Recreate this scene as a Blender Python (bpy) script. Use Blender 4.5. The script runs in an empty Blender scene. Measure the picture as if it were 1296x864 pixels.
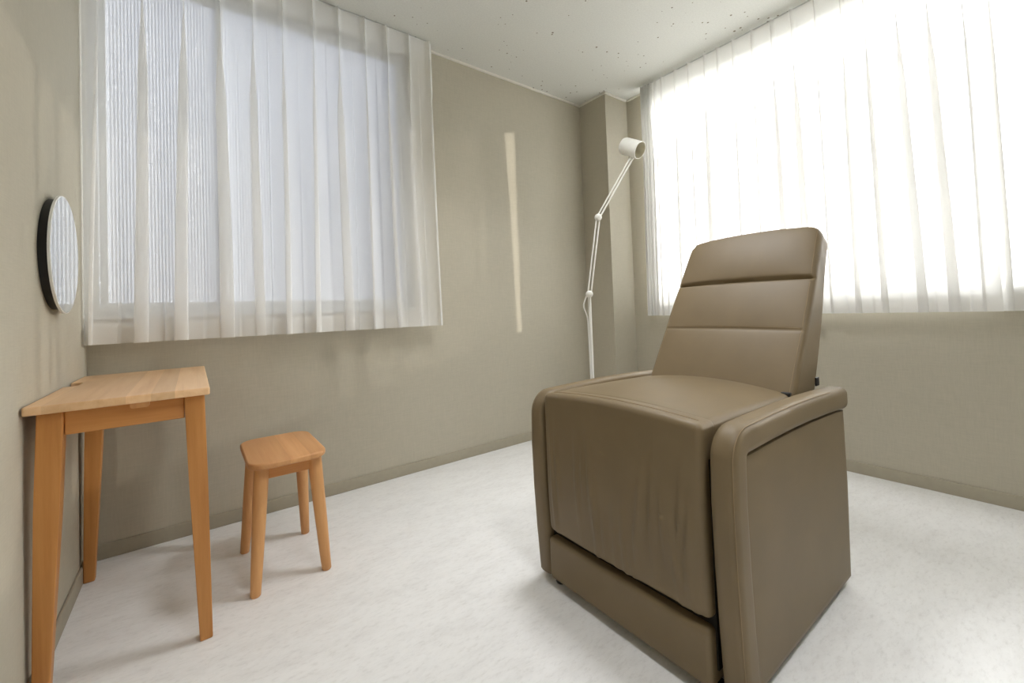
import bpy, bmesh, math, random
from math import sin, cos, pi, radians, exp, tan, sqrt, hypot
from mathutils import Vector, Matrix

scene = bpy.context.scene
COL = scene.collection

# ------------------------------------------------------------------ camera
FPX, CX, CY = 536.34, 648.0, 378.67
PSI, ROLL, PITCH, CAM_H = 0.6459, -0.0363, 0.0241, 0.8699
cam_d = bpy.data.cameras.new('camera')
cam = bpy.data.objects.new('camera', cam_d)
COL.objects.link(cam)
F = Vector((sin(PSI)*cos(PITCH), cos(PSI)*cos(PITCH), sin(PITCH)))
R0 = Vector((cos(PSI), -sin(PSI), 0)); U0 = R0.cross(F)
R = cos(ROLL)*R0 + sin(ROLL)*U0
U = cos(ROLL)*U0 - sin(ROLL)*R0
m3 = Matrix((R, U, -F)).transposed()
cam.matrix_world = Matrix.Translation((0, 0, CAM_H)) @ m3.to_4x4()
cam_d.sensor_fit = 'HORIZONTAL'; cam_d.sensor_width = 36.0
cam_d.lens = 36.0*FPX/1296.0
cam_d.shift_x = 0.0
cam_d.shift_y = -(432.0-CY)/1296.0
cam_d.clip_start = 0.02
scene.camera = cam

# ------------------------------------------------------------------ light and exposure
vs = scene.view_settings
scene.display_settings.display_device = 'sRGB'
vs.view_transform = 'Standard'; vs.look = 'None'; vs.gamma = 1.0
vs.use_curve_mapping = False
vs.exposure = 0.0

SUN_DIR = Vector((-0.838, 0.41, -0.20))       # the way the low morning sun travels
SUN_STRENGTH = 8.0
SKY_SHADE = ((0.72, 0.80, 1.0), 0.84)        # colour, strength of the sky away from the sun
SKY_SUNNY = ((0.94, 0.98, 1.0), 40.0)        # bright hazy sky on the sun's side

world = bpy.data.worlds.new('world'); scene.world = world
world.use_nodes = True
nt = world.node_tree; nt.nodes.clear()
out = nt.nodes.new('ShaderNodeOutputWorld')
tc = nt.nodes.new('ShaderNodeTexCoord')
sep = nt.nodes.new('ShaderNodeSeparateXYZ')
nt.links.new(tc.outputs['Generated'], sep.inputs[0])
mr = nt.nodes.new('ShaderNodeMapRange'); mr.interpolation_type = 'SMOOTHSTEP'
mr.inputs['From Min'].default_value = 0.55; mr.inputs['From Max'].default_value = 0.85
nt.links.new(sep.outputs['X'], mr.inputs['Value'])
bg1 = nt.nodes.new('ShaderNodeBackground'); bg2 = nt.nodes.new('ShaderNodeBackground')
bg1.inputs[0].default_value = SKY_SHADE[0]+(1,); bg1.inputs[1].default_value = SKY_SHADE[1]
bg2.inputs[0].default_value = SKY_SUNNY[0]+(1,); bg2.inputs[1].default_value = SKY_SUNNY[1]
mx = nt.nodes.new('ShaderNodeMixShader')
nt.links.new(mr.outputs[0], mx.inputs[0])
nt.links.new(bg1.outputs[0], mx.inputs[1]); nt.links.new(bg2.outputs[0], mx.inputs[2])
mz = nt.nodes.new('ShaderNodeMapRange'); mz.interpolation_type = 'SMOOTHSTEP'      # dim ground, bright sky
mz.inputs['From Min'].default_value = 0.02; mz.inputs['From Max'].default_value = 0.74
mz.inputs['To Min'].default_value = 0.12; mz.inputs['To Max'].default_value = 1.0
nt.links.new(sep.outputs['Z'], mz.inputs['Value'])
bg0 = nt.nodes.new('ShaderNodeBackground'); bg0.inputs[0].default_value = (0, 0, 0, 1)
mg = nt.nodes.new('ShaderNodeMixShader')
nt.links.new(mz.outputs[0], mg.inputs[0]); nt.links.new(bg0.outputs[0], mg.inputs[1]); nt.links.new(mx.outputs[0], mg.inputs[2])
nt.links.new(mg.outputs[0], out.inputs[0])

sun_d = bpy.data.lights.new('sun', 'SUN'); sun_d.energy = SUN_STRENGTH
sun_d.angle = radians(0.55); sun_d.color = (1.0, 0.93, 0.82)
sun = bpy.data.objects.new('sun', sun_d); COL.objects.link(sun)
sun.rotation_euler = SUN_DIR.to_track_quat('-Z', 'Y').to_euler()
sun.location = (6, -1, 4)

LAMP_POWERS = (9.5, 9.8)                     # the inferred ceiling light, then the added fill light

cy = scene.cycles
cy.max_bounces = 16; cy.diffuse_bounces = 8; cy.transparent_max_bounces = 24
cy.transmission_bounces = 10; cy.glossy_bounces = 4
cy.caustics_reflective = False; cy.caustics_refractive = False
cy.use_denoising = True
try:
    cy.denoiser = 'OPENIMAGEDENOISE'
except Exception:
    pass
cy.sample_clamp_indirect = 8.0


# ------------------------------------------------------------------ materials
def s2l(c):
    return tuple(((v/255.0)/12.92 if v/255.0 <= 0.04045 else ((v/255.0+0.055)/1.055)**2.4) for v in c)


def nmat(name):
    m = bpy.data.materials.new(name); m.use_nodes = True
    n = m.node_tree; n.nodes.clear()
    o = n.nodes.new('ShaderNodeOutputMaterial')
    return m, n, o


def N(n, t, **kw):
    k = n.nodes.new(t)
    for a, v in kw.items():
        setattr(k, a, v)
    return k


def principled(n, o, col=(0.8, 0.8, 0.8), rough=0.5, spec=0.5, metal=0.0):
    b = n.nodes.new('ShaderNodeBsdfPrincipled')
    b.inputs['Base Color'].default_value = tuple(col)+(1,)
    b.inputs['Roughness'].default_value = rough
    b.inputs['Metallic'].default_value = metal
    b.inputs['Specular IOR Level'].default_value = spec
    n.links.new(b.outputs[0], o.inputs[0])
    return b


def coords(n, scale=(1, 1, 1), rot=(0, 0, 0)):
    t = n.nodes.new('ShaderNodeTexCoord'); mp = n.nodes.new('ShaderNodeMapping')
    mp.inputs['Scale'].default_value = scale; mp.inputs['Rotation'].default_value = rot
    n.links.new(t.outputs['Object'], mp.inputs[0])
    return mp.outputs[0]


def noise(n, vec, scale, detail=3.0, rough=0.5):
    t = n.nodes.new('ShaderNodeTexNoise')
    t.inputs['Scale'].default_value = scale; t.inputs['Detail'].default_value = detail
    t.inputs['Roughness'].default_value = rough
    n.links.new(vec, t.inputs['Vector'])
    return t.outputs[0]


def ramp(n, fac, stops):
    r = n.nodes.new('ShaderNodeValToRGB')
    e = r.color_ramp.elements
    while len(e) < len(stops):
        e.new(0.5)
    for k, (p, c) in zip(e, stops):
        k.position = p; k.color = tuple(c)+(1,) if len(c) == 3 else c
    n.links.new(fac, r.inputs[0])
    return r.outputs[0]


def bump(n, height, b, strength=0.2, dist=0.002):
    k = n.nodes.new('ShaderNodeBump')
    k.inputs['Strength'].default_value = strength; k.inputs['Distance'].default_value = dist
    n.links.new(height, k.inputs['Height']); n.links.new(k.outputs[0], b.inputs['Normal'])


def mixcol(n, fac, a, b, mode='MIX'):
    k = n.nodes.new('ShaderNodeMix'); k.data_type = 'RGBA'; k.blend_type = mode
    for sock, v in ((k.inputs[0], fac), (k.inputs[6], a), (k.inputs[7], b)):
        if hasattr(v, 'is_output') or hasattr(v, 'links'):
            n.links.new(v, sock)
        elif isinstance(v, tuple):
            sock.default_value = v+(1,) if len(v) == 3 else v
        else:
            sock.default_value = v
    return k.outputs[2]


def mat_plain(name, col, rough=0.5, spec=0.5, metal=0.0, grain=0.03):
    m, n, o = nmat(name)
    b = principled(n, o, col, rough, spec, metal)
    v = noise(n, coords(n), 40.0)
    c = ramp(n, v, [(0.3, tuple(x*(1-grain) for x in col)), (0.7, tuple(min(1, x*(1+grain)) for x in col))])
    n.links.new(c, b.inputs['Base Color'])
    return m


def mat_wallpaper():
    m, n, o = nmat('woven_wallpaper')
    base = s2l((184, 178, 162))
    b = principled(n, o, base, 0.85, 0.2)
    t = N(n, 'ShaderNodeTexCoord')
    m1 = N(n, 'ShaderNodeMapping'); m1.inputs['Scale'].default_value = (260, 260, 22)
    m2 = N(n, 'ShaderNodeMapping'); m2.inputs['Scale'].default_value = (22, 22, 300)
    n.links.new(t.outputs['Object'], m1.inputs[0]); n.links.new(t.outputs['Object'], m2.inputs[0])
    a = noise(n, m1.outputs[0], 1.0, 2.0); c = noise(n, m2.outputs[0], 1.0, 2.0)
    ad = N(n, 'ShaderNodeMath', operation='ADD'); n.links.new(a, ad.inputs[0]); n.links.new(c, ad.inputs[1])
    hf = N(n, 'ShaderNodeMath', operation='MULTIPLY'); hf.inputs[1].default_value = 0.5
    n.links.new(ad.outputs[0], hf.inputs[0])
    col = ramp(n, hf.outputs[0], [(0.30, tuple(x*0.94 for x in base)), (0.70, tuple(x*1.05 for x in base))])
    big = noise(n, t.outputs['Object'], 1.7, 2.0)
    col2 = mixcol(n, 0.06, col, big, 'OVERLAY')
    n.links.new(col2, b.inputs['Base Color'])
    bump(n, hf.outputs[0], b, 0.25, 0.0012)
    return m


def mat_floor():
    m, n, o = nmat('pale_stone_vinyl')
    b = principled(n, o, (0.7, 0.7, 0.7), 0.42, 0.4)
    v = coords(n)
    v2 = coords(n, (1.0, 2.6, 1.0), (0, 0, 0.62))
    a = noise(n, v2, 6.0, 10.0, 0.74); d = noise(n, v2, 34.0, 8.0, 0.75)
    c1 = ramp(n, a, [(0.30, s2l((216, 215, 214))), (0.52, s2l((232, 232, 232))), (0.75, s2l((239, 239, 239)))])
    c2 = ramp(n, d, [(0.33, s2l((200, 199, 197))), (0.48, s2l((233, 233, 233))), (0.7, s2l((240, 240, 240)))])
    col = mixcol(n, 0.42, c1, c2)
    n.links.new(col, b.inputs['Base Color'])
    rr = N(n, 'ShaderNodeMapRange'); rr.inputs['To Min'].default_value = 0.36; rr.inputs['To Max'].default_value = 0.52
    n.links.new(d, rr.inputs[0]); n.links.new(rr.outputs[0], b.inputs['Roughness'])
    bump(n, d, b, 0.06, 0.001)
    return m


def mat_ceiling():
    m, n, o = nmat('speckled_ceiling_board')
    base = s2l((215, 215, 209))
    b = principled(n, o, base, 0.9, 0.1)
    v = coords(n)
    vo = N(n, 'ShaderNodeTexVoronoi'); vo.inputs['Scale'].default_value = 26.0
    n.links.new(v, vo.inputs['Vector'])
    sz = noise(n, v, 3.0, 2.0)
    th = N(n, 'ShaderNodeMapRange'); th.inputs['From Min'].default_value = 0.42; th.inputs['From Max'].default_value = 0.72
    th.inputs['To Min'].default_value = 0.05; th.inputs['To Max'].default_value = 0.19
    n.links.new(sz, th.inputs[0])
    # only some of the cells carry a pin hole
    sep_ = N(n, 'ShaderNodeSeparateColor'); n.links.new(vo.outputs['Color'], sep_.inputs[0])
    some = N(n, 'ShaderNodeMath', operation='LESS_THAN'); some.inputs[1].default_value = 0.62
    n.links.new(sep_.outputs[0], some.inputs[0])
    lt = N(n, 'ShaderNodeMath', operation='LESS_THAN')
    n.links.new(vo.outputs['Distance'], lt.inputs[0]); n.links.new(th.outputs[0], lt.inputs[1])
    mu = N(n, 'ShaderNodeMath', operation='MULTIPLY')
    n.links.new(lt.outputs[0], mu.inputs[0]); n.links.new(some.outputs[0], mu.inputs[1])
    fi = noise(n, v, 120.0, 3.0)
    basec = ramp(n, fi, [(0.3, tuple(x*0.95 for x in base)), (0.7, tuple(x*1.03 for x in base))])
    col = mixcol(n, mu.outputs[0], basec, s2l((128, 118, 104)))
    n.links.new(col, b.inputs['Base Color'])
    bump(n, fi, b, 0.15, 0.001)
    return m


def mat_leather():
    m, n, o = nmat('taupe_faux_leather')
    base = s2l((115, 99, 73))
    b = principled(n, o, base, 0.50, 0.38)
    v = coords(n)
    vo = N(n, 'ShaderNodeTexVoronoi'); vo.inputs['Scale'].default_value = 420.0
    n.links.new(v, vo.inputs['Vector'])
    big = noise(n, v, 7.0, 3.0)
    col = ramp(n, big, [(0.3, tuple(x*0.94 for x in base)), (0.7, tuple(x*1.05 for x in base))])
    n.links.new(col, b.inputs['Base Color'])
    bump(n, vo.outputs['Distance'], b, 0.12, 0.0006)
    return m


def mat_wood(name, light, dark, axis='y', stave=0.055):
    """Oiled alder: staves across the grain, each with its own tone, and fine grain along."""
    m, n, o = nmat(name)
    b = principled(n, o, light, 0.42, 0.4)
    t = N(n, 'ShaderNodeTexCoord')
    sc = {'x': (2.0, 42, 42), 'y': (42, 2.0, 42), 'z': (42, 42, 2.0)}[axis]
    mp = N(n, 'ShaderNodeMapping'); mp.inputs['Scale'].default_value = sc
    n.links.new(t.outputs['Object'], mp.inputs[0])
    g = noise(n, mp.outputs[0], 1.0, 6.0, 0.62)
    g2 = noise(n, mp.outputs[0], 0.22, 3.0, 0.5)
    c = ramp(n, g, [(0.28, dark), (0.5, tuple((x+y)/2*1.03 for x, y in zip(light, dark))), (0.72, light)])
    col = mixcol(n, 0.30, c, ramp(n, g2, [(0.3, dark), (0.7, tuple(min(1, x*1.1) for x in light))]))
    if stave:
        sx = N(n, 'ShaderNodeSeparateXYZ'); n.links.new(t.outputs['Object'], sx.inputs[0])
        ch = {'x': 'Y', 'y': 'X', 'z': 'X'}[axis]
        dv = N(n, 'ShaderNodeMath', operation='DIVIDE'); dv.inputs[1].default_value = stave
        n.links.new(sx.outputs[ch], dv.inputs[0])
        fl = N(n, 'ShaderNodeMath', operation='FLOOR'); n.links.new(dv.outputs[0], fl.inputs[0])
        wn = N(n, 'ShaderNodeTexWhiteNoise', noise_dimensions='1D'); n.links.new(fl.outputs[0], wn.inputs['W'])
        tone = ramp(n, wn.outputs['Value'], [(0.0, (0.80, 0.78, 0.76)), (1.0, (1.06, 1.06, 1.06))])
        col = mixcol(n, 1.0, col, tone, 'MULTIPLY')
    n.links.new(col, b.inputs['Base Color'])
    bump(n, g, b, 0.05, 0.0008)
    return m


def mat_curtain(name, see, thick):
    """Sheer voile: part of the light goes straight through the weave, the rest is scattered."""
    m, n, o = nmat(name)
    tr = N(n, 'ShaderNodeBsdfTransparent')
    tl = N(n, 'ShaderNodeBsdfTranslucent'); tl.inputs[0].default_value = (0.93, 0.93, 0.925, 1)
    df = N(n, 'ShaderNodeBsdfDiffuse'); df.inputs[0].default_value = (0.95, 0.945, 0.93, 1)
    v = coords(n, (900, 900, 900))
    weave = noise(n, v, 1.0, 1.0)
    a = N(n, 'ShaderNodeMixShader'); a.inputs[0].default_value = thick
    n.links.new(tl.outputs[0], a.inputs[1]); n.links.new(df.outputs[0], a.inputs[2])
    f = N(n, 'ShaderNodeMapRange'); f.inputs['To Min'].default_value = max(0, see-0.06); f.inputs['To Max'].default_value = see+0.06
    n.links.new(weave, f.inputs[0])
    b = N(n, 'ShaderNodeMixShader')
    n.links.new(f.outputs[0], b.inputs[0]); n.links.new(a.outputs[0], b.inputs[1]); n.links.new(tr.outputs[0], b.inputs[2])
    n.links.new(b.outputs[0], o.inputs[0])
    return m


def mat_figured_glass(name, tint, clear):
    """Obscure figured glass: small diamond lenses, part clear and part scattering."""
    m, n, o = nmat(name)
    tr = N(n, 'ShaderNodeBsdfTransparent'); tr.inputs[0].default_value = tint+(1,)
    tl = N(n, 'ShaderNodeBsdfTranslucent'); tl.inputs[0].default_value = tint+(1,)
    gl = N(n, 'ShaderNodeBsdfGlossy'); gl.inputs['Roughness'].default_value = 0.25
    t = N(n, 'ShaderNodeTexCoord'); s = N(n, 'ShaderNodeSeparateXYZ'); n.links.new(t.outputs['Object'], s.inputs[0])
    xy = N(n, 'ShaderNodeMath', operation='ADD'); n.links.new(s.outputs[0], xy.inputs[0]); n.links.new(s.outputs[1], xy.inputs[1])
    def wave(op):
        k = N(n, 'ShaderNodeMath', operation=op); n.links.new(xy.outputs[0], k.inputs[0]); n.links.new(s.outputs[2], k.inputs[1])
        q = N(n, 'ShaderNodeMath', operation='MULTIPLY'); q.inputs[1].default_value = 2*pi/0.022; n.links.new(k.outputs[0], q.inputs[0])
        w = N(n, 'ShaderNodeMath', operation='SINE'); n.links.new(q.outputs[0], w.inputs[0])
        return w.outputs[0]
    mu = N(n, 'ShaderNodeMath', operation='MULTIPLY'); n.links.new(wave('ADD'), mu.inputs[0]); n.links.new(wave('SUBTRACT'), mu.inputs[1])
    f = N(n, 'ShaderNodeMapRange'); f.inputs['From Min'].default_value = -1; f.inputs['From Max'].default_value = 1
    f.inputs['To Min'].default_value = max(0.0, clear-0.06); f.inputs['To Max'].default_value = clear+0.06
    n.links.new(mu.outputs[0], f.inputs[0])
    bp = N(n, 'ShaderNodeBump'); bp.inputs['Strength'].default_value = 0.6; bp.inputs['Distance'].default_value = 0.003
    n.links.new(mu.outputs[0], bp.inputs['Height'])
    n.links.new(bp.outputs[0], tl.inputs['Normal']); n.links.new(bp.outputs[0], gl.inputs['Normal'])
    a = N(n, 'ShaderNodeMixShader'); n.links.new(f.outputs[0], a.inputs[0])
    n.links.new(tl.outputs[0], a.inputs[1]); n.links.new(tr.outputs[0], a.inputs[2])
    b = N(n, 'ShaderNodeMixShader'); b.inputs[0].default_value = 0.04
    n.links.new(a.outputs[0], b.inputs[1]); n.links.new(gl.outputs[0], b.inputs[2])
    n.links.new(b.outputs[0], o.inputs[0])
    return m


def mat_mirror():
    m, n, o = nmat('mirror_silver')
    b = principled(n, o, (0.93, 0.95, 0.95), 0.03, 0.5, 1.0)
    r = ramp(n, noise(n, coords(n), 5.0), [(0.0, (0.92, 0.94, 0.94)), (1.0, (0.94, 0.96, 0.96))])
    n.links.new(r, b.inputs['Base Color'])
    return m


M_WALL = mat_wallpaper()
M_FLOOR = mat_floor()
M_CEIL = mat_ceiling()
M_BASE = mat_plain('taupe_vinyl_skirting', s2l((166, 159, 142)), 0.6, 0.3)
M_TRIM = mat_plain('off_white_trim', s2l((222, 219, 208)), 0.5, 0.4)
M_ALU = mat_plain('white_aluminium', s2l((205, 207, 206)), 0.4, 0.5)
M_GLASS_A = mat_figured_glass('figured_glass_shade', (0.95, 0.96, 1.0), 0.45)
M_GLASS_B = mat_figured_glass('figured_glass_sunny', (1.0, 1.0, 1.0), 0.46)
M_CURT = mat_curtain('white_voile', 0.42, 0.78)
M_CURT_B = mat_curtain('white_voile_close_weave', 0.13, 0.72)
M_CURT_HEAD = mat_curtain('white_voile_heading', 0.06, 0.7)
M_DIM_HEM_B = mat_curtain('white_dimming_hem', 0.03, 0.93)  # near-opaque cloth, added to dim window light along the curtain's edge
M_LEATHER = mat_leather()
M_STITCH = mat_plain('tan_thread', s2l((140, 121, 94)), 0.7, 0.2)
M_BLACK = mat_plain('black_plastic', (0.012, 0.012, 0.012), 0.5, 0.4)
M_DARK = mat_plain('dark_lining', (0.02, 0.018, 0.015), 0.9, 0.1)
M_WOOD_TOP_LIT = mat_wood('alder_top_lit', s2l((246, 210, 168)), s2l((222, 176, 128)), 'y', 0.048)  # paler than the legs: light falling on the desktop put into its colour
M_WOOD_LEG = mat_wood('alder_leg', s2l((206, 148, 84)), s2l((168, 108, 52)), 'z', 0)
M_STOOL_LEG = mat_wood('alder_stool_leg', s2l((222, 172, 116)), s2l((190, 134, 82)), 'z', 0)
M_WOOD_RAIL = mat_wood('alder_rail', s2l((208, 148, 84)), s2l((172, 110, 54)), 'x', 0)
M_WOOD_RAILY = mat_wood('alder_side_rail', s2l((210, 148, 88)), s2l((176, 112, 60)), 'y', 0)
M_STOOL_TOP = mat_wood('alder_seat', s2l((228, 176, 122)), s2l((202, 144, 92)), 'y', 0.06)
M_WHITE = mat_plain('white_enamel', s2l((232, 231, 224)), 0.35, 0.5)
M_WHITE_IN = mat_plain('shade_lining', s2l((205, 200, 182)), 0.6, 0.3)
M_CORD = mat_plain('white_cord', s2l((228, 227, 222)), 0.5, 0.4)
M_MIRROR = mat_mirror()
M_MIRROR_EDGE = mat_plain('pale_mirror_edge', s2l((225, 226, 222)), 0.3, 0.5)


# ------------------------------------------------------------------ mesh helpers
def link_mesh(name, verts, faces, mat, parent=None, smooth=True, sharp=35):
    me = bpy.data.meshes.new(name)
    me.from_pydata([tuple(v) for v in verts], [], faces)
    bm = bmesh.new(); bm.from_mesh(me)
    bmesh.ops.recalc_face_normals(bm, faces=bm.faces)
    if smooth:
        for f in bm.faces:
            f.smooth = True
        for e in bm.edges:
            if len(e.link_faces) == 2 and e.calc_face_angle(0) > radians(sharp):
                e.smooth = False
    bm.to_mesh(me); bm.free()
    me.materials.append(mat)
    o = bpy.data.objects.new(name, me); COL.objects.link(o)
    if parent:
        o.parent = parent
    return o


def empty(name, loc=(0, 0, 0)):
    o = bpy.data.objects.new(name, None); o.empty_display_size = 0.1
    COL.objects.link(o); o.location = loc
    return o


def tag(o, label=None, cat=None, group=None, kind=None):
    if label: o['label'] = label
    if cat: o['category'] = cat
    if group: o['group'] = group
    if kind: o['kind'] = kind
    return o


class MB:
    """collects shapes into one mesh"""
    def __init__(s):
        s.v = []; s.f = []

    def add(s, v, f):
        b = len(s.v); s.v += [Vector(p) for p in v]; s.f += [tuple(i+b for i in q) for q in f]
        return s

    def box(s, lo, hi, bev=0.0):
        if bev <= 0:
            x0, y0, z0 = lo; x1, y1, z1 = hi
            v = [(x0, y0, z0), (x1, y0, z0), (x1, y1, z0), (x0, y1, z0), (x0, y0, z1), (x1, y0, z1), (x1, y1, z1), (x0, y1, z1)]
            f = [(0, 3, 2, 1), (4, 5, 6, 7), (0, 1, 5, 4), (1, 2, 6, 5), (2, 3, 7, 6), (3, 0, 4, 7)]
            return s.add(v, f)
        v, f = rbox_data(lo, hi, bev, (1, 1, 1), 2)
        return s.add(v, f)

    def tube(s, pts, rad, seg=12, closed=False, caps=True):
        v, f = tube_data(pts, rad, seg, closed, caps)
        return s.add(v, f)

    def lathe(s, prof, origin, axis, seg=32):
        v, f = lathe_data(prof, origin, axis, seg)
        return s.add(v, f)

    def prism(s, poly, d0, d1, fn):
        """poly in 2D, extruded; fn(a, b, d) -> 3D"""
        n_ = len(poly)
        v = [fn(a, b, d0) for a, b in poly]+[fn(a, b, d1) for a, b in poly]
        f = [tuple(range(n_-1, -1, -1)), tuple(range(n_, 2*n_))]
        f += [(i, (i+1) % n_, n_+(i+1) % n_, n_+i) for i in range(n_)]
        return s.add(v, f)

    def build(s, name, mat, parent=None, smooth=True, sharp=35, off=None):
        v = s.v if off is None else [p-Vector(off) for p in s.v]
        return link_mesh(name, v, s.f, mat, parent, smooth, sharp)


def axis_samples(lo, hi, r, n, k):
    r = min(r, (hi-lo)/2*0.999)
    out_ = []
    for i in range(k+1):
        out_.append(lo+r-r*tan(radians(45*(1-i/k))))
    for i in range(1, n):
        out_.append(lo+r+(hi-lo-2*r)*i/n)
    for i in range(k+1):
        out_.append(hi-r+r*tan(radians(45*i/k)))
    return out_


def rbox_data(lo, hi, r, n=(6, 6, 6), k=3, deform=None):
    S = [axis_samples(lo[i], hi[i], r, n[i], k) for i in range(3)]
    idx = {}; V = []; Fc = []
    cl = [(lo[i]+min(r, (hi[i]-lo[i])/2*0.999), hi[i]-min(r, (hi[i]-lo[i])/2*0.999)) for i in range(3)]

    def vid(i, j, kk):
        key = (i, j, kk)
        if key not in idx:
            p = Vector((S[0][i], S[1][j], S[2][kk]))
            q = Vector([min(max(p[a], cl[a][0]), cl[a][1]) for a in range(3)])
            d = p-q
            if d.length > 1e-9:
                p = q+d.normalized()*r
            if deform:
                p = Vector(deform(p))
            idx[key] = len(V); V.append(p)
        return idx[key]
    nx, ny, nz = len(S[0])-1, len(S[1])-1, len(S[2])-1
    for i in range(nx):
        for j in range(ny):
            Fc.append((vid(i, j, 0), vid(i, j+1, 0), vid(i+1, j+1, 0), vid(i+1, j, 0)))
            Fc.append((vid(i, j, nz), vid(i+1, j, nz), vid(i+1, j+1, nz), vid(i, j+1, nz)))
    for i in range(nx):
        for q in range(nz):
            Fc.append((vid(i, 0, q), vid(i+1, 0, q), vid(i+1, 0, q+1), vid(i, 0, q+1)))
            Fc.append((vid(i, ny, q), vid(i, ny, q+1), vid(i+1, ny, q+1), vid(i+1, ny, q)))
    for j in range(ny):
        for q in range(nz):
            Fc.append((vid(0, j, q), vid(0, j, q+1), vid(0, j+1, q+1), vid(0, j+1, q)))
            Fc.append((vid(nx, j, q), vid(nx, j+1, q), vid(nx, j+1, q+1), vid(nx, j, q+1)))
    return V, Fc


def frames(pts, closed=False):
    P = [Vector(p) for p in pts]; n_ = len(P); T = []
    for i in range(n_):
        a = P[i-1] if (i > 0 or closed) else P[i]
        b = P[(i+1) % n_] if (i < n_-1 or closed) else P[i]
        T.append((b-a).normalized())
    up = Vector((0, 0, 1)) if abs(T[0].z) < 0.9 else Vector((1, 0, 0))
    nrm = (up-T[0]*up.dot(T[0])).normalized()
    out_ = []
    for i in range(n_):
        nrm = (nrm-T[i]*nrm.dot(T[i])).normalized()
        out_.append((P[i], nrm, T[i].cross(nrm)))
    return out_


def tube_data(pts, rad, seg=12, closed=False, caps=True):
    fr = frames(pts, closed); V = []; Fc = []
    n_ = len(fr)
    for i, (p, a, b) in enumerate(fr):
        r = rad[i] if isinstance(rad, (list, tuple)) else rad
        for k in range(seg):
            t = 2*pi*k/seg
            V.append(p+a*(r*cos(t))+b*(r*sin(t)))
    for i in range(n_ if closed else n_-1):
        j = (i+1) % n_
        for k in range(seg):
            q = (k+1) % seg
            Fc.append((i*seg+k, i*seg+q, j*seg+q, j*seg+k))
    if caps and not closed:
        Fc.append(tuple(range(seg-1, -1, -1))); Fc.append(tuple(range((n_-1)*seg, n_*seg)))
    return V, Fc


def lathe_data(prof, origin, axis, seg=32):
    """prof: list of (radius, distance along axis); r=0 ends are closed with one point"""
    ax = Vector(axis).normalized(); o = Vector(origin)
    up = Vector((0, 0, 1)) if abs(ax.z) < 0.9 else Vector((1, 0, 0))
    a = (up-ax*up.dot(ax)).normalized(); b = ax.cross(a)
    V = []; Fc = []; rings = []
    for r, h in prof:
        if r < 1e-7:
            rings.append([len(V)]); V.append(o+ax*h)
        else:
            rings.append(list(range(len(V), len(V)+seg)))
            for k in range(seg):
                t = 2*pi*k/seg
                V.append(o+ax*h+a*(r*cos(t))+b*(r*sin(t)))
    for A, B in zip(rings[:-1], rings[1:]):
        for k in range(seg):
            q = (k+1) % seg
            if len(A) == 1 and len(B) == 1:
                continue
            if len(A) == 1:
                Fc.append((A[0], B[k], B[q]))
            elif len(B) == 1:
                Fc.append((A[k], B[0], A[q]))
            else:
                Fc.append((A[k], B[k], B[q], A[q]))
    return V, Fc


def round_poly(pts, rads, k=6):
    """2D polygon with rounded corners"""
    out_ = []; n_ = len(pts)
    for i in range(n_):
        p = Vector(pts[i]); a = Vector(pts[i-1]); b = Vector(pts[(i+1) % n_])
        r = rads[i] if isinstance(rads, (list, tuple)) else rads
        if r <= 0:
            out_.append(tuple(p)); continue
        u = (a-p).normalized(); w = (b-p).normalized()
        ang = u.angle(w); d = r/tan(ang/2)
        c = p+(u+w).normalized()*(r/sin(ang/2))
        s0 = p+u*d-c; s1 = p+w*d-c
        for j in range(k+1):
            t = j/k
            # slerp between the two tangent points
            om = s0.angle(s1)
            v = (s0*sin((1-t)*om)+s1*sin(t*om))/sin(om)
            out_.append(tuple(c+v))
    return out_


def slab_data(poly, z0, z1, bev, k=3):
    """horizontal plate with outline poly and a rounded rim"""
    n_ = len(poly)
    P = [Vector(p) for p in poly]
    area = sum(P[i].x*P[(i+1) % n_].y-P[(i+1) % n_].x*P[i].y for i in range(n_))
    if area < 0:
        P.reverse()
    nr = []
    for i in range(n_):
        t = (P[(i+1) % n_]-P[i-1])
        e1 = (P[i]-P[i-1]).normalized(); e2 = (P[(i+1) % n_]-P[i]).normalized()
        n1 = Vector((e1.y, -e1.x)); n2 = Vector((e2.y, -e2.x))
        m = n1+n2
        m = m/max(m.length_squared/2, 0.3)
        nr.append(m)
    rings = []
    for j in range(k+1):
        a = pi/2*j/k
        rings.append((bev*(1-sin(a)), z0+bev*(1-cos(a))))
    for j in range(k+1):
        a = pi/2*j/k
        rings.append((bev*(1-cos(a)), z1-bev*(1-sin(a))))
    V = []; Fc = []
    for ins, z in rings:
        for i in range(n_):
            q = P[i]-nr[i]*ins
            V.append(Vector((q.x, q.y, z)))
    for r in range(len(rings)-1):
        for i in range(n_):
            j = (i+1) % n_
            Fc.append((r*n_+i, r*n_+j, (r+1)*n_+j, (r+1)*n_+i))
    Fc.append(tuple(range(n_-1, -1, -1)))
    Fc.append(tuple(range((len(rings)-1)*n_, len(rings)*n_)))
    return V, Fc


# ------------------------------------------------------------------ room shell
XL, XB, YA, YF, H = -0.316, 2.617, 2.2096, -1.75, 2.40      # left, right, far and near walls; ceiling
PX, PY = 2.376, 1.962                                        # corner pillar
T = 0.14
WA = (-0.312, 0.990, 0.905, 2.335)                           # left window: x0, x1, z0, z1
WB = (-1.15, 1.800, 0.900, 2.325)                            # right window: y0, y1, z0, z1

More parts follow.
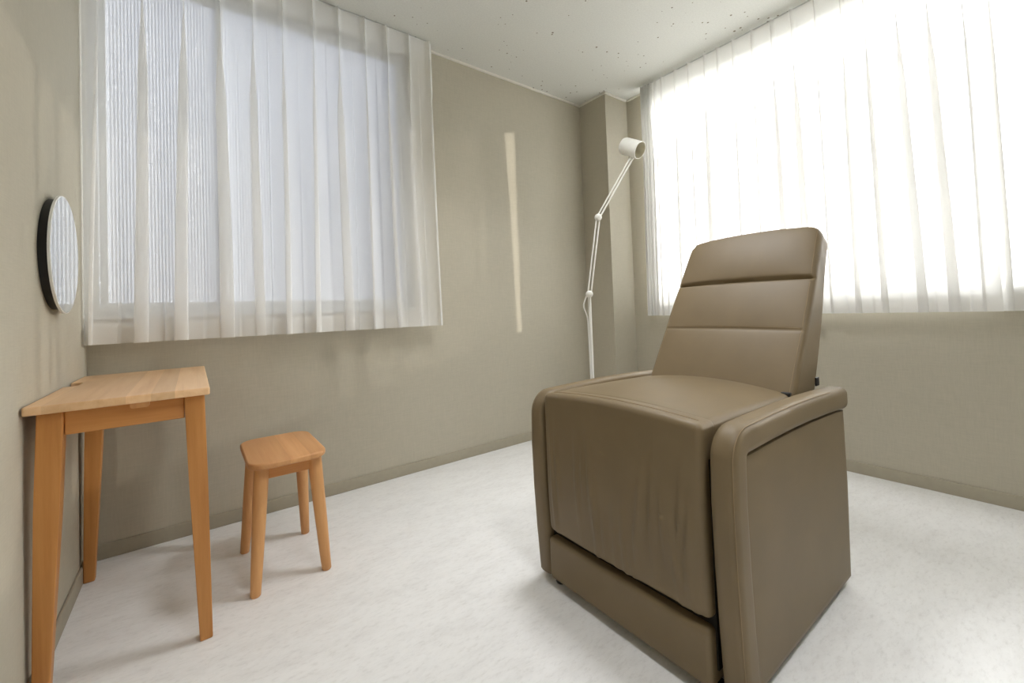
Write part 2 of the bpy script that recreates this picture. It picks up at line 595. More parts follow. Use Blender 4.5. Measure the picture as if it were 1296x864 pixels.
m = MB(); m.box((XL-T, YF-T, -0.1), (XB+T, YA+T, 0)); tag(m.build('floor', M_FLOOR, smooth=False), kind='structure')
m = MB(); m.box((XL-T, YF-T, H), (XB+T, YA+T, H+0.1)); tag(m.build('ceiling', M_CEIL, smooth=False), kind='structure')
m = MB(); m.box((XL-T, YF, 0), (XL, YA, H)); tag(m.build('wall_left', M_WALL, smooth=False), kind='structure')
m = MB(); m.box((XL-T, YF-T, 0), (XB+T, YF, H)); tag(m.build('wall_front', M_WALL, smooth=False), kind='structure')


def wall_with_hole(name, a0, a1, b0, b1, z0, z1, fn):
    """grid of quads around an opening, extruded through the wall: no seams in the face"""
    A = [a0, b0, b1, a1]; Z = [0, z0, z1, H]
    V = []; Fc = []
    for d in (0, T):
        for z in Z:
            for a in A:
                V.append(fn(a, d, z))
    def I(d, i, j): return d*16+j*4+i
    for j in range(3):
        for i in range(3):
            if i == 1 and j == 1:
                continue
            for d in (0, 1):
                Fc.append((I(d, i, j), I(d, i+1, j), I(d, i+1, j+1), I(d, i, j+1)))
    for (p, q) in (((1, 1), (2, 1)), ((2, 1), (2, 2)), ((2, 2), (1, 2)), ((1, 2), (1, 1)),
                   ):
        Fc.append((I(0, *p), I(0, *q), I(1, *q), I(1, *p)))
    edge = [(0, 0), (1, 0), (2, 0), (3, 0), (3, 1), (3, 2), (3, 3), (2, 3), (1, 3), (0, 3), (0, 2), (0, 1)]
    for p, q in zip(edge, edge[1:]+edge[:1]):
        Fc.append((I(0, *p), I(0, *q), I(1, *q), I(1, *p)))
    return tag(link_mesh(name, V, Fc, M_WALL, smooth=False), kind='structure')


wall_with_hole('wall_back', XL-T, XB+T, WA[0], WA[1], WA[2], WA[3], lambda a, d, z: (a, YA+d, z))
wall_with_hole('wall_right', YF, YA, WB[0], WB[1], WB[2], WB[3], lambda a, d, z: (XB+d, a, z))
m = MB(); m.box((PX, PY, 0), (XB, YA, H)); tag(m.build('wall_pillar', M_WALL, smooth=False), kind='structure')

# skirting and ceiling mouldings
BT, BH = 0.008, 0.056
def skirting(name, lo, hi):
    tag(MB().box(lo, hi, 0.003).build(name, M_BASE), kind='structure')
skirting('baseboard_back', (XL, YA-BT, 0), (PX, YA, BH))
skirting('baseboard_left', (XL, YF, 0), (XL+BT, YA-BT, BH))
skirting('baseboard_right', (XB-BT, YF, 0), (XB, PY, BH))
m = MB(); m.box((PX-BT, PY-BT, 0), (PX, YA-BT, BH), 0.003); m.box((PX, PY-BT, 0), (XB-BT, PY, BH), 0.003)
tag(m.build('baseboard_pillar', M_BASE), kind='structure')
TH, TD = 0.014, 0.012
def mould(name, *boxes):
    m_ = MB()
    for lo, hi in boxes:
        m_.box(lo, hi, 0.003)
    tag(m_.build(name, M_TRIM), kind='structure')
mould('trim_1', ((XL, YA-TD, H-TH), (PX, YA, H)))
mould('trim_2', ((PX-TD, PY-TD, H-TH), (PX, YA-TD, H)), ((PX, PY-TD, H-TH), (XB-TD, PY, H)))
mould('trim_3', ((XB-TD, YF, H-TH), (XB, PY-TD, H)))
mould('trim_4', ((XL, YF, H-TH), (XL+TD, YA-TD, H)))


# ------------------------------------------------------------------ windows
def window(name, a0, a1, z0, z1, fn, glass, meets, lock_at):
    """fn(a, d, z): a along the wall, d depth outward from the room face. meets: sash joints"""
    root = empty(name, fn((a0+a1)/2, 0.05, z0)); tag(root, kind='structure')
    off = root.location
    def bx(mb, lo, hi, bev=0.002):
        p = fn(*lo); q = fn(*hi)
        mb.box([min(p[i], q[i]) for i in range(3)], [max(p[i], q[i]) for i in range(3)], bev)
    fw = 0.026
    f = MB()
    bx(f, (a0, 0.045, z0), (a0+fw, 0.105, z1)); bx(f, (a1-fw, 0.045, z0), (a1, 0.105, z1))
    bx(f, (a0+fw, 0.045, z0), (a1-fw, 0.105, z0+fw)); bx(f, (a0+fw, 0.045, z1-fw), (a1-fw, 0.105, z1))
    f.build('window_frame', M_ALU, root, off=off)
    s = MB(); bx(s, (a0-0.0, -0.012, z0-0.018), (a1, 0.05, z0), 0.003)
    s.build('window_sill', M_ALU, root, off=off)
    edges = [a0+fw]+list(meets)+[a1-fw]
    for i in range(len(edges)-1):
        lo, hi = edges[i], edges[i+1]
        if i > 0: lo -= 0.015
        if i < len(edges)-2: hi += 0.015
        d0 = 0.052 if i % 2 else 0.078
        sw = 0.022
        sm = MB()
        bx(sm, (lo, d0, z0+fw), (lo+sw, d0+0.022, z1-fw)); bx(sm, (hi-sw, d0, z0+fw), (hi, d0+0.022, z1-fw))
        bx(sm, (lo+sw, d0, z0+fw), (hi-sw, d0+0.022, z0+fw+sw)); bx(sm, (lo+sw, d0, z1-fw-sw), (hi-sw, d0+0.022, z1-fw))
        so = sm.build('sash', M_ALU, root, off=off)
        g = MB()
        p = [fn(lo+sw-0.004, d0+0.011, z0+fw+sw-0.004), fn(hi-sw+0.004, d0+0.011, z0+fw+sw-0.004),
             fn(hi-sw+0.004, d0+0.011, z1-fw-sw+0.004), fn(lo+sw-0.004, d0+0.011, z1-fw-sw+0.004)]
        g.add(p, [(0, 1, 2, 3)])
        g.build('glass_pane', glass, so, smooth=False, off=off)
    for a, z in lock_at:
        l = MB(); bx(l, (a-0.012, 0.03, z-0.03), (a+0.012, 0.052, z+0.03), 0.004)
        bx(l, (a-0.006, 0.018, z-0.005), (a+0.006, 0.032, z+0.045), 0.003)
        l.build('crescent_lock', M_ALU, root, off=off)
    return root


window('window_1', WA[0], WA[1], WA[2], WA[3], lambda a, d, z: (a, YA+d, z), M_GLASS_A, [0.114], [(0.114, 1.627)])
window('window_2', WB[0], WB[1], WB[2], WB[3], lambda a, d, z: (XB+d, a, z), M_GLASS_B, [0.32], [(0.32, 1.62)])


# ------------------------------------------------------------------ curtains
def lerp_list(L, u):
    i = int(math.floor(u)); i = max(0, min(len(L)-2, i)); t = u-i
    return L[i]*(1-t)+L[i+1]*t


def smooth(t):
    t = max(0.0, min(1.0, t)); return t*t*(3-2*t)


def curtain(name, label, pleats, zt, zb, fn, seed, flare, group, u0=-0.5, u1=None, wide=(), cloth=None, side_hem_dimmer=0.35):
    """pleats: positions along the rail; fn(a, d, z): d = towards the room"""
    rnd = random.Random(seed)
    n_ = len(pleats); u1 = n_-0.5 if u1 is None else u1
    ext = [2*pleats[0]-pleats[1]]+list(pleats)+[2*pleats[-1]-pleats[-2]]
    cloth = cloth or M_CURT
    kk = [rnd.uniform(1.7, 2.6) for _ in ext]; aa = [rnd.uniform(0.6, 1.25) for _ in ext]
    ph = [rnd.uniform(-0.5, 0.5) for _ in ext]; sw = [rnd.uniform(-0.35, 0.35) for _ in ext]
    for i_ in wide:                               # deep folds that lie three layers over a broad strip
        kk[i_+1] = 3.4+0.5*sw[i_+1]
    per = 44; nu = int((u1-u0)*per); zs = []
    head = 0.105
    nz = 44
    for j in range(nz+1):
        t = j/nz
        zs.append(zt-(zt-zb)*(0.5*t*t+0.5*t))
    mid = sum(pleats)/n_

    def pt(u, z, doff=0.0):
        a = lerp_list(ext, u+1)
        i = max(0, min(len(ext)-1, int(round(u+1))))
        w = u-(i-1)                                   # -0.5 .. 0.5 about its pleat
        depth = zt-z
        drop = smooth((depth-head)/0.5); low = smooth((depth-0.35)/(zt-zb-0.35))
        pitch_ = (ext[min(i+1, len(ext)-1)]-ext[max(i-1, 0)])/2
        # pinched heading: a narrow stitched pleat; below it the fold opens and lies flat in layers
        ap = abs(pitch_); sg = 1 if pitch_ > 0 else -1
        sig = 0.055+(0.10+0.03*sw[i])*drop
        g = (w/sig)*exp(0.5-0.5*(w/sig)**2)
        over = ap*sig/1.65*(1.35+(kk[i]-1.35)*drop*(0.75+0.25*low))
        x = a-sg*over*g
        x += pitch_*(0.30*ph[i]*low+0.07*sw[i]*sin(3.1*z+ph[i]*9)*drop)*exp(-(w/0.32)**2)
        hump = exp(-0.5*(w/(sig*1.05))**2)
        d = (0.027*(1-drop)+0.024*aa[i]*drop)*hump
        d += drop*0.007*sin(2*pi*w+ph[i]*5+1.1*z)-0.006*drop
        x += (x-mid)*flare*(depth/(zt-zb))
        return fn(x, d+doff, z)

    V = []; Fc = []
    for z in zs:
        for q in range(nu+1):
            V.append(pt(u0+(u1-u0)*q/nu, z))
    W = nu+1
    for j in range(len(zs)-1):
        for q in range(nu):
            Fc.append((j*W+q, j*W+q+1, (j+1)*W+q+1, (j+1)*W+q))
    o = link_mesh(name, V, Fc, cloth, sharp=180)
    tag(o, label, 'curtain', group)
    for part, za, zb_, mat in (('heading_tape', zt, zt-head, M_CURT_HEAD), ('hem', zb+0.075, zb, cloth)):
        V = []; Fc = []
        for j in range(5):
            z = za+(zb_-za)*j/4
            for q in range(nu+1):
                V.append(pt(u0+(u1-u0)*q/nu, z, -0.0025))
        for j in range(4):
            for q in range(nu):
                Fc.append((j*W+q, j*W+q+1, (j+1)*W+q+1, (j+1)*W+q))
        link_mesh(part, V, Fc, mat, o, sharp=180)
    V = []; Fc = []                               # left-edge hem; at the right window widened to block light and grey the edge
    rows = [zt-(zt-zb)*j/40 for j in range(41)]
    for z in rows:
        for q in range(49):
            V.append(pt(u0+q*side_hem_dimmer/48, z, -0.0035))
    for j in range(40):
        for q in range(48):
            Fc.append((j*49+q, j*49+q+1, (j+1)*49+q+1, (j+1)*49+q))
    link_mesh('side_hem_dimmer', V, Fc, M_DIM_HEM_B if cloth is M_CURT_B else cloth, o, sharp=180)
    return o


PL_A = [-0.26, -0.135, -0.01, 0.11, 0.228, 0.344, 0.472, 0.588, 0.716, 0.831, 0.954, 1.075]
curtain('curtain', 'white sheer pleated curtain over the left window, above the wooden desk and stool', PL_A, 2.386, 0.797,
        lambda a, d, z: (max(a, XL+0.004), YA-0.078-d, z), 4, 0.035, None, u0=-0.42, u1=11.18, wide=(1, 2, 3, 4, 7))
PL_B = [1.763, 1.740, 1.716, 1.690, 1.655, 1.603, 1.504, 1.41, 1.304, 1.225, 1.134, 1.03, 0.929, 0.834, 0.73, 0.625, 0.54, 0.433, 0.335, 0.235]
curtain('curtain', 'wide white sheer curtain over the bright right window, behind the armchair', PL_B, 2.388, 0.793,
        lambda a, d, z: (XB-0.078-d, a, z), 11, 0.035, None, u0=-0.4, u1=19.4, wide=(0, 1, 2, 3, 4, 8, 12, 13, 17, 18), cloth=M_CURT_B, side_hem_dimmer=3.5)
PL_C = [0.160, 0.06, -0.03, -0.14, -0.25, -0.36, -0.46, -0.57, -0.68, -0.79, -0.90, -1.0, -1.1, -1.2]
curtain('curtain', 'second sheer white curtain panel cut off by the right edge of the photo', PL_C, 2.388, 0.793,
        lambda a, d, z: (XB-0.036-d*0.5, a, z), 23, 0.0, None, u0=-0.4, u1=13.4, cloth=M_CURT_B)

for nm, lab, lo, hi in (
        ('curtain_rail', 'thin white curtain rail under the ceiling above the left window', (XL+0.004, YA-0.070, H-0.022), (1.08, YA-0.052, H)),
        ('curtain_rail', 'thin white curtain rail under the ceiling above the bright right window', (XB-0.070, -1.30, H-0.022), (XB-0.052, 1.77, H))):
    tag(MB().box(lo, hi, 0.003).build(nm, M_ALU), lab, 'curtain rail')

# ------------------------------------------------------------------ round mirror on the left wall
mc = Vector((XL, 1.745, 1.073))
mir = empty('wall_mirror', mc); tag(mir, 'small round frameless wall mirror on the left wall above the desk', 'mirror')
RM = 0.168
MB().lathe([(0, 0.0), (RM-0.012, 0.0), (RM-0.012, 0.020), (0, 0.020)], (0, 0, 0), (1, 0, 0), 64).build('backing_plate', M_BLACK, mir)
MB().lathe([(0, 0.0195), (RM, 0.0195), (RM, 0.0245), (RM-0.002, 0.0255), (RM-0.004, 0.0252), (0, 0.0252)][0:4]+[(RM-0.003, 0.0257)],
           (0, 0, 0), (1, 0, 0), 96).build('mirror_edge', M_MIRROR_EDGE, mir)
MB().lathe([(0, 0.0257), (RM-0.003, 0.0257)], (0, 0, 0), (1, 0, 0), 96).build('mirror_glass', M_MIRROR, mir, sharp=180)

# ------------------------------------------------------------------ desk
D0 = Vector((-0.137, 1.79, 0))
desk = empty('desk', D0); tag(desk, 'small wooden desk with tapered legs against the left wall under the mirror', 'desk')
ZT = 0.688
x0, x1, y0, y1 = XL+0.004, 0.034, 1.432, 2.128
out_poly = round_poly([(x0, y0), (x1, y0), (x1, y1), (x0, y1)], 0.006, 3)
# cable notch in the wall-side edge
notch = round_poly([(x0, 1.925), (x0+0.030, 1.925), (x0+0.030, 1.815), (x0, 1.815)], [0, 0.024, 0.024, 0], 6)
v, f = slab_data(out_poly+notch, ZT-0.020, ZT, 0.003)
MB().add(v, f).build('desktop', M_WOOD_TOP_LIT, desk, off=D0)


def taper_leg(top, bot, ht, zt_):
    """square tapered leg: top, bot are (cx, cy); ht = (half width top, half width bottom)"""
    prof = []
    for (c, h, z) in ((bot, ht[1], 0.0), (((bot[0]*0.35+top[0]*0.65), (bot[1]*0.35+top[1]*0.65)), ht[0]*0.80+ht[1]*0.20, zt_*0.65), (top, ht[0], zt_)):
        prof.append([(c[0]+sx*h, c[1]+sy*h, z) for sx, sy in ((-1, -1), (1, -1), (1, 1), (-1, 1))])
    me = bmesh.new()
    rings = [[me.verts.new(p) for p in r] for r in prof]
    for a, b in zip(rings[:-1], rings[1:]):
        for i in range(4):
            me.faces.new((a[i], a[(i+1) % 4], b[(i+1) % 4], b[i]))
    me.faces.new(rings[0][::-1]); me.faces.new(rings[-1])
    ed = [e for e in me.edges if not (e.verts[0] in rings[1] and e.verts[1] in rings[1])]
    bmesh.ops.bevel(me, geom=ed, offset=0.0045, segments=3, affect='EDGES', profile=0.6)
    me.verts.index_update()
    r = [v.co.copy() for v in me.verts], [tuple(v.index for v in f.verts) for f in me.faces]
    me.free()
    return r


zl = ZT-0.020
for tp, bt in (((-0.271, 1.474), (-0.293, 1.477)), ((0.000, 1.474), (0.017, 1.477)), ((-0.273, 2.060), (-0.294, 2.055)), ((0.000, 2.060), (0.012, 2.060))):
    v, f = taper_leg(tp, bt, (0.0225, 0.0145), zl)
    MB().add(v, f).build('leg', M_WOOD_LEG, desk, off=D0, sharp=50)
za, zb = ZT-0.079, zl
for lo, hi in (((-0.249, 1.462, za), (-0.022, 1.482, zb)), ((-0.249, 2.050, za), (-0.022, 2.070, zb))):
    MB().box(lo, hi, 0.0025).build('apron', M_WOOD_RAIL, desk, off=D0)
for lo, hi in (((-0.290, 1.496, za), (-0.272, 2.038, zb)), ((-0.004, 1.496, za), (0.0155, 2.038, zb))):
    MB().box(lo, hi, 0.0025).build('apron', M_WOOD_RAILY, desk, off=D0)
# small block under the front edge
pull = round_poly([(-0.131, ZT-0.0345), (-0.093, ZT-0.0345), (-0.093, ZT-0.0195), (-0.131, ZT-0.0195)], [0.006, 0.006, 0.0, 0.0], 4)
MB().prism(pull, 1.450, 1.464, lambda a, b, d: (a, d, b)).build('drawer_pull', M_STOOL_LEG, desk, off=D0)

# ------------------------------------------------------------------ stool
S0 = Vector((0.247, 1.735, 0))
stool = empty('stool', S0); tag(stool, 'low wooden stool with a rounded square seat standing beside the desk', 'stool')
ZS = 0.413
sp = round_poly([(0.130, 1.552), (0.364, 1.552), (0.364, 1.908), (0.130, 1.908)], 0.056, 8)
v, f = slab_data(sp, ZS-0.020, ZS, 0.006, 4)
MB().add(v, f).build('seat', M_STOOL_TOP, stool, off=S0)
for tx, ty, bx_, by_ in ((0.172, 1.618, 0.144, 1.583), (0.330, 1.618, 0.356, 1.590), (0.172, 1.850, 0.142, 1.902), (0.330, 1.850, 0.350, 1.908)):
    pts = []; rr = []
    for j in range(9):
        t = j/8; pts.append((tx+(bx_-tx)*t, ty+(by_-ty)*t, ZS-0.018+(0.0-ZS+0.018)*t)); rr.append(0.0225-0.0075*t**1.4)
    pts.append((bx_, by_, 0.0)); rr.append(0.0125)
    pts[-2] = (pts[-2][0], pts[-2][1], 0.003)
    MB().tube(pts, rr, 24).build('leg', M_STOOL_LEG, stool, off=S0, sharp=60)
zr = ZS-0.020
for lo, hi, mt in (((0.186, 1.606, zr-0.046), (0.316, 1.624, zr), M_WOOD_RAIL), ((0.186, 1.844, zr-0.046), (0.316, 1.862, zr), M_WOOD_RAIL),
                   ((0.162, 1.632, zr-0.046), (0.180, 1.836, zr), M_WOOD_RAILY), ((0.322, 1.632, zr-0.046), (0.340, 1.836, zr), M_WOOD_RAILY)):
    MB().box(lo, hi, 0.002).build('apron', mt, stool, off=S0)

# ------------------------------------------------------------------ recliner
C0 = Vector((1.24, 0.763, 0))
ch = empty('armchair', C0); tag(ch, 'boxy taupe leather reclining armchair standing in the middle of the floor', 'armchair')
YR, YL = 0.432, 1.094            # outer faces of the arms
ARM = 0.060
ZB, ZA = 0.022, 0.603


def arm_path(outer=0.0):
    """x-z line of the arm's outer edge from the front foot up and over to the back; outer < 0 moves inwards"""
    o = outer
    pts = [(0.897-o, ZB), (0.887-o, 0.16), (0.880-o, 0.30), (0.877-o, 0.44)]
    r = 0.075+o
    cx_, cz_ = 0.877+0.075+0.003, ZA-0.075
    for j in range(9):
        a = pi-pi/2*j/8
        pts.append((cx_+r*cos(a), cz_+r*sin(a)))
    for t in (0.2, 0.4, 0.6, 0.8, 1.0):
        pts.append((cx_+(1.600-cx_)*t, ZA+o-0.010*t*t+0.006*sin(pi*t)))
    return pts


def band(path, yc, w, th, r, k=4):
    """sweep of a rounded rectangle; th inwards from the path, w across y"""
    P = [Vector((a, b)) for a, b in path]; n_ = len(P)
    sec = round_poly([(-w/2, 0), (w/2, 0), (w/2, -th), (-w/2, -th)], r, k)
    V = []; Fc = []
    L = len(sec)
    cum = [0]
    for i in range(1, n_): cum.append(cum[-1]+(P[i]-P[i-1]).length)
    for i in range(n_):
        t = (P[min(i+1, n_-1)]-P[max(i-1, 0)]).normalized()
        nr = Vector((-t.y, t.x))
        # rounded tail
        e = cum[-1]-cum[i]; sc = 1.0
        for (y, d) in sec:
            q = P[i]+nr*(d)
            V.append(Vector((q.x, yc+y, q.y)))
    for i in range(n_-1):
        for j in range(L):
            q = (j+1) % L
            Fc.append((i*L+j, i*L+q, (i+1)*L+q, (i+1)*L+j))
    Fc.append(tuple(range(L-1, -1, -1)))
    # soft rear end
    last = [V[(n_-1)*L+j].copy() for j in range(L)]
    c = sum(last, Vector())/L
    b0 = (n_-1)*L
    for s, dx in ((0.93, 0.009), (0.75, 0.015), (0.4, 0.019)):
        b1 = len(V)
        for p in last:
            q = c+(p-c)*s; V.append(Vector((q.x+dx, q.y, q.z)))
        for j in range(L):
            q = (j+1) % L
            Fc.append((b0+j, b0+q, b1+q, b1+j))
        b0 = b1
    Fc.append(tuple(range(b0, b0+L)))
    return V, Fc


for side, yo in (('r', YR), ('l', YL)):
    s = 1 if side == 'r' else -1               # direction from the outer face inwards
    yc = yo+s*ARM/2
    v, f = band(arm_path(), yc, ARM, 0.066, 0.020, 5)
    arm = MB().add(v, f).build('armrest', M_LEATHER, ch, off=C0, sharp=60)
    # seam lines of the cap: where the front face turns into the outer side
    pth = arm_path(-0.004)
    st = [(a, yo+s*0.0065, b) for a, b in pth[:-1]]
    MB().tube(st, 0.0010, 6).build('stitching', M_STITCH, arm, off=C0)
    # outer side panel, set a little behind the cap
    inn = arm_path(-0.070)
    poly = [(a, b) for a, b in inn]
    poly += [(1.597, ZA-0.081), (1.602, 0.30), (1.588, ZB)]
    ya, yb = yo+s*0.010, yo+s*0.045
    n_ = len(poly)
    cx_ = sum(p[0] for p in poly)/n_; cz_ = sum(p[1] for p in poly)/n_
    V = []; Fc = []
    rings = [(1.0, yb), (1.0, ya+s*0.004), (0.992, ya+s*0.001), (0.96, ya), (0.6, ya-s*0.003), (0.25, ya-s*0.004)]
    for sc, yy in rings:
        for a, b in poly:
            V.append(Vector((cx_+(a-cx_)*sc, yy, cz_+(b-cz_)*sc)))
    for r_ in range(len(rings)-1):
        for j in range(n_):
            q = (j+1) % n_
            Fc.append((r_*n_+j, r_*n_+q, (r_+1)*n_+q, (r_+1)*n_+j))
    Fc.append(tuple(range(n_))); Fc.append(tuple(range((len(rings)-1)*n_, len(rings)*n_)))
    MB().add(V, Fc).build('side_panel', M_LEATHER, arm, off=C0, sharp=40)

SY0, SY1 = YR+ARM+0.013, YL-ARM-0.005         # between the arms
syc = (SY0+SY1)/2
rnd = random.Random(5)
wr = [(rnd.uniform(SY0+0.03, SY1-0.03), rnd.uniform(0.18, 0.40), rnd.uniform(0.005, 0.010), rnd.uniform(0.06, 0.13), rnd.uniform(0.004, 0.0085), rnd.uniform(-0.10, 0.10)) for _ in range(22)]


def foot_def(p):
    p = p.copy()
    fy = 1-((p.y-syc)/(SY1-SY0)*2)**2; fz = max(0, 1-((p.z-0.37)/0.25)**2)
    if p.x < 0.93:
        p.x -= 0.016*max(0, fy)**0.6*fz
        p.x += 0.022*(0.5-(p.z-0.17)/0.43)**2*(1 if p.z < 0.385 else -0.4)
        for (wy, wz, ww, wh, wa, wt) in wr:
            g = exp(-((p.y-wy-wt*(p.z-wz))/ww)**2-((p.z-wz)/wh)**2)
            p.x -= wa*g
    if p.z > 0.55:
        p.z += 0.014*max(0, fy)-0.004
    return p


v, f = rbox_data((0.886, SY0, 0.172), (0.955, SY1, 0.604), 0.016, (3, 70, 60), 4, foot_def)
MB().add(v, f).build('footrest', M_LEATHER, ch, off=C0, sharp=70)


def seat_def(p):
    p = p.copy()
    fy = max(0, 1-((p.y-syc)/(SY1-SY0)*2)**2)
    if p.z > 0.54:
        t = (p.x-0.93)/0.6
        p.z += 0.014*fy-0.004+0.016*fy*sin(pi*min(1, max(0, t)))
        p.z -= 0.010*smooth(t)
    return p


v, f = rbox_data((0.930, SY0, 0.40), (1.56, SY1, 0.604), 0.020, (24, 24, 3), 4, seat_def)
MB().add(v, f).build('seat', M_LEATHER, ch, off=C0, sharp=70)
# the seam where footrest meets seat
sm = []
for j in range(25):
    y = SY0+0.02+(SY1-SY0-0.04)*j/24
    fy = max(0, 1-((y-syc)/(SY1-SY0)*2)**2)
    sm.append((0.915, y, 0.604+0.014*fy-0.0035))
MB().tube(sm, 0.0010, 6).build('stitching', M_STITCH, ch, off=C0)
v, f = rbox_data((0.884, SY0+0.002, 0.026), (0.955, SY1-0.002, 0.154), 0.012, (2, 12, 5), 3)
MB().add(v, f).build('base_panel', M_LEATHER, ch, off=C0, sharp=60)
MB().box((0.912, SY0-0.002, 0.06), (1.57, SY1+0.002, 0.52)).build('inner_frame', M_DARK, ch, off=C0)
MB().box((1.555, YR+0.02, 0.03), (1.598, YL-0.02, 0.56), 0.01).build('back_panel', M_LEATHER, ch, off=C0)
for fx, fy_ in ((0.925, YL-0.075), (0.925, YR+0.075), (1.560, YL-0.06), (1.560, YR+0.06)):
    MB().lathe([(0, 0), (0.016, 0), (0.018, 0.004), (0.016, 0.024), (0, 0.024)], (fx, fy_, 0), (0, 0, 1), 20).build('foot', M_BLACK, ch, off=C0)

# reclined back: local frame (u across, n forward out of the face, w up the slope)
B_BOT = Vector((1.372, 0.744, 0.572)); B_TOP = Vector((1.728, 0.742, 1.131))
WUP = (B_TOP-B_BOT); BL = WUP.length; WUP.normalize()
UAC = Vector((0, 1, 0)); NOUT = Vector((-WUP.z, 0, WUP.x)); BW = 0.246
S1, S2 = 0.437, 0.238             # the two cross seams


def back_pt(u, n_, w):
    return B_BOT+UAC*u+NOUT*n_+WUP*w


def back_width(w):
    return 1.0-0.03*smooth((w-0.30)/0.35)


def back_face(u, w):
    """how far the padding stands out of the flat face"""
    fu = max(0, 1-(abs(u)/BW)**3)**0.6
    puff = 0.0
    for lo, hi, a in ((-0.02, S2, 0.008), (S2, S1, 0.007), (S1, BL+0.03, 0.018)):
        if lo <= w <= hi:
            puff = a*max(0, sin(pi*(w-lo)/(hi-lo)))**0.55
    edge = 1.0 if abs(u) < BW-0.016 else max(0.0, (BW-abs(u))/0.016)
    sag = 0.004*(1-(u/BW)**2)
    g = 0.012*exp(-((w-S1-sag)/0.005)**2)+0.003*exp(-((w-S2-sag)/0.003)**2)
    return puff*fu-g*edge


def back_def(p):
    u, n_, w = p.x, p.y, p.z
    front = n_ > -0.03
    if not front:
        n_ *= 1.0-0.58*smooth(w/BL)               # the slab thins towards the top
    else:
        n_ += back_face(u, w)
    rc = 0.062                                    # rounded upper corners under a slightly crowned top
    lim = 1.0
    if w > BL-rc:
        h = min(1.0, (w-(BL-rc))/rc*0.86)
        lim = (BW-rc+rc*sqrt(1-h*h))/BW
    if w > BL-0.12:
        q = abs(u)/BW
        w -= 0.009*q**2*smooth((w-(BL-0.12))/0.12)
    return back_pt(u*lim*back_width(w), n_, w)


v, f = rbox_data((-BW, -0.150, 0.0), (BW, 0.0, BL), 0.018, (30, 4, 130), 4, back_def)
cut = [[], []]
for q in f:
    c = sum((v[i] for i in q), Vector())/len(q)
    cut[1 if (c-B_BOT).dot(WUP) > S1+0.002 else 0].append(q)
def subset(fs):
    ids = sorted({i for q in fs for i in q}); mp = {i: k for k, i in enumerate(ids)}
    return [v[i] for i in ids], [tuple(mp[i] for i in q) for q in fs]
back = MB().add(*subset(cut[0])).build('backrest', M_LEATHER, ch, off=C0, sharp=70)
headr = MB().add(*subset(cut[1])).build('headrest', M_LEATHER, ch, off=C0, sharp=70)
for sgn in (-1, 1):
    for part, w0, w1 in ((back, 0.02, S1), (headr, S1+0.004, BL-0.03)):
        line = []
        for j in range(20):
            w = w0+(w1-w0)*j/19
            u = sgn*(BW-0.014)
            line.append(back_pt(u*back_width(w), back_face(u, w)-0.0002, w))
        MB().tube(line, 0.0010, 6).build('stitching', M_STITCH, part, off=C0)
for ws in (S2+0.007,):
    line = [back_pt(u, back_face(u, ws+0.004*(1-(u/BW)**2))-0.0004, ws+0.004*(1-(u/BW)**2)) for u in [(-1+2*j/30)*(BW-0.02) for j in range(31)]]
    MB().tube(line, 0.0009, 6).build('stitching', M_STITCH, back, off=C0)
tg = back_pt(-BW+0.003, -0.130, 0.128)
MB().box((tg.x-0.004, tg.y-0.006, tg.z-0.013), (tg.x+0.022, tg.y-0.002, tg.z+0.013), 0.001).build('fabric_tag', M_BLACK, back, off=C0)
for sgn in (-1, 1):  # black blocks standing in for the shaded gap under the back cushion
    hb = back_pt(sgn*(BW-0.022), 0.004, 0.020)
    MB().box((hb.x-0.004, hb.y-0.013, hb.z-0.016), (hb.x+0.03, hb.y+0.013, hb.z+0.008), 0.004).build('gap_shade', M_BLACK, back, off=C0)

# ------------------------------------------------------------------ floor lamp
P0 = Vector((1.766, 1.626, 0)); J1 = Vector((1.757, 1.617, 0.940)); J2 = Vector((1.802, 1.570, 1.363)); J3 = Vector((1.958, 1.444, 1.690))
lamp = empty('floor_lamp', P0)
tag(lamp, 'slim white floor lamp with jointed arms and a small cylinder head behind the armchair', 'floor lamp')
MB().lathe([(0, 0), (0.120, 0), (0.124, 0.004), (0.122, 0.014), (0.110, 0.019), (0.016, 0.022), (0, 0.022)], P0, (0, 0, 1), 48).build('base', M_WHITE, lamp, off=P0)
MB().tube([P0+Vector((0, 0, 0.02)), J1], 0.0085, 16).build('pole', M_WHITE, lamp, off=P0)
view_side = Vector((0.798, -0.602, 0))


def twin(a, b, name):
    s = view_side*0.0088
    mb = MB()
    for q in (-1, 1):
        mb.tube([a+s*q, b+s*q], 0.0042, 12)
    return mb.build(name, M_WHITE, lamp, off=P0)


twin(J1, J2, 'lower_arm'); twin(J2, J3, 'upper_arm')
for J in (J1, J2):
    ax = Vector((-0.602, -0.798, 0.0))
    mb = MB(); rj = 0.020
    prof = [(rj*sin(pi*j/14), -rj*cos(pi*j/14)) for j in range(15)]
    prof[0] = (0, -rj); prof[-1] = (0, rj)
    mb.lathe(prof, J, ax, 24)
    mb.lathe([(0, 0.016), (0.012, 0.016), (0.012, 0.024), (0.009, 0.026), (0, 0.026)], J, ax, 20)
    mb.build('joint', M_WHITE, lamp, off=P0)
HD = (0.66*view_side+Vector((-0.602, -0.798, 0))*0.72+Vector((0, 0, -0.55))).normalized()
HC = J3+Vector((0, 0, 0.052))
rh = 0.047; hl = 0.118
head = MB().lathe([(0, -hl/2), (rh-0.012, -hl/2), (rh-0.004, -hl/2+0.003), (rh, -hl/2+0.012), (rh, hl/2-0.001), (rh-0.001, hl/2), (rh-0.003, hl/2),
                   (rh-0.004, hl/2-0.002)], HC, HD, 48).build('lamp_head', M_WHITE, lamp, off=P0)
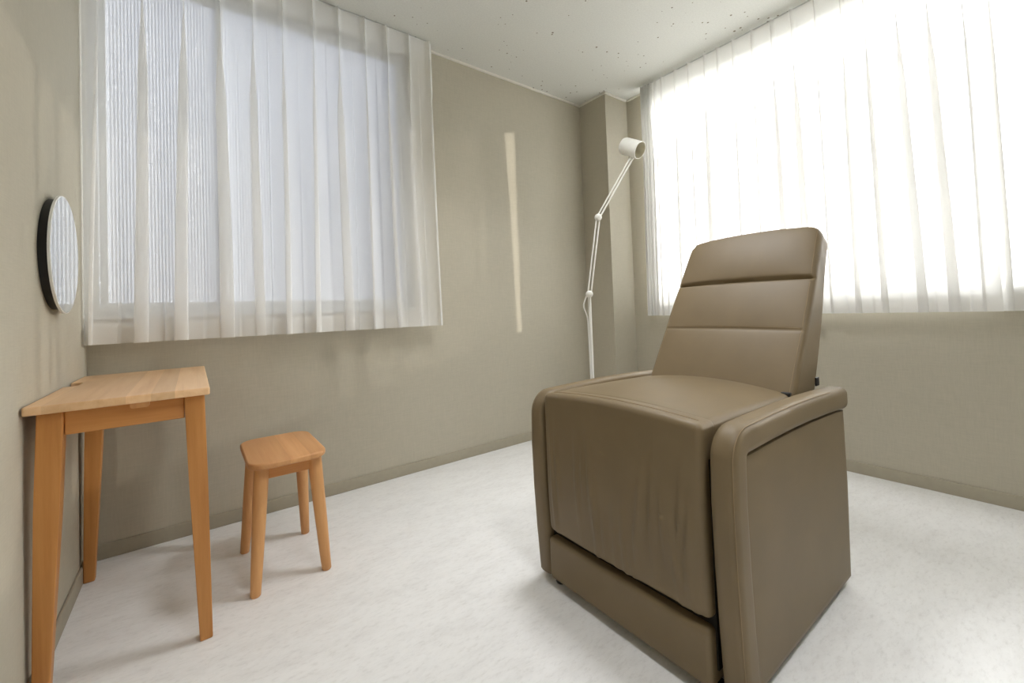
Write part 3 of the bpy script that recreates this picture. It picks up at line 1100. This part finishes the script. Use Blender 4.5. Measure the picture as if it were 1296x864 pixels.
MB().lathe([(rh-0.004, hl/2-0.002), (rh-0.006, hl/2-0.05), (0.020, hl/2-0.085), (0, hl/2-0.085)], HC, HD, 40).build('shade_lining', M_WHITE_IN, head, off=P0)
MB().lathe([(0, -0.03), (0.010, -0.028), (0.018, -0.012), (0.019, 0.0), (0.014, 0.014), (0.012, 0.03), (0, 0.03)], HC+HD*(-0.012), -HD, 24).build('light_bulb', M_WHITE, head, off=P0)
MB().tube([J3-Vector((0, 0, 0.01)), HC-Vector((0, 0, 0.03))], 0.010, 14).build('head_stem', M_WHITE, lamp, off=P0)
side = -view_side
cordp = []
for j in range(60):
    t = j/59
    z = 0.930-0.915*t
    bulge = 0.020*exp(-((z-0.875)/0.040)**2)+0.014
    cordp.append(P0+side*(bulge+0.002*sin(9*z))+Vector((0, 0, z))+Vector((-0.006, -0.008, 0)))
MB().tube(cordp, 0.0032, 8).build('cord', M_CORD, lamp, off=P0)

# ------------------------------------------------------------------ unseen ceiling lights: one read off the chair's shadow, one added as fill
M_LIT, n, o = nmat('lit_diffuser')
em = N(n, 'ShaderNodeEmission'); em.inputs[0].default_value = (0.985, 0.99, 1.0, 1); em.inputs[1].default_value = 2.0
n.links.new(em.outputs[0], o.inputs[0])


def ceiling_light(x, y, power, label):
    ls = 0.20
    fix = empty('ceiling_light', (x, y, H)); tag(fix, label, 'ceiling light')
    mb = MB()
    for lo, hi in (((-ls-0.02, -ls-0.02, -0.028), (ls+0.02, -ls, 0.0)), ((-ls-0.02, ls, -0.028), (ls+0.02, ls+0.02, 0.0)),
                   ((-ls-0.02, -ls, -0.028), (-ls, ls, 0.0)), ((ls, -ls, -0.028), (ls+0.02, ls, 0.0))):
        mb.box(lo, hi, 0.003)
    mb.build('frame', M_ALU, fix)
    MB().box((-ls, -ls, -0.012), (ls, ls, -0.004), 0.002).build('diffuser', M_LIT, fix)
    ld = bpy.data.lights.new('led_array', 'AREA'); ld.shape = 'SQUARE'; ld.size = 2*ls-0.04
    ld.energy = power; ld.color = (0.985, 0.99, 1.0); ld.spread = radians(112)
    lo_ = bpy.data.objects.new('led_array', ld); COL.objects.link(lo_); lo_.parent = fix; lo_.location = (0, 0, -0.016)


ceiling_light(1.30, 1.12, LAMP_POWERS[0], 'square white ceiling light above the taupe armchair, out of the frame')
ceiling_light(0.62, -0.25, LAMP_POWERS[1], 'square white fill light added on the ceiling behind the camera, out of the frame')  # unseen, added to brighten desk, lower walls and floor
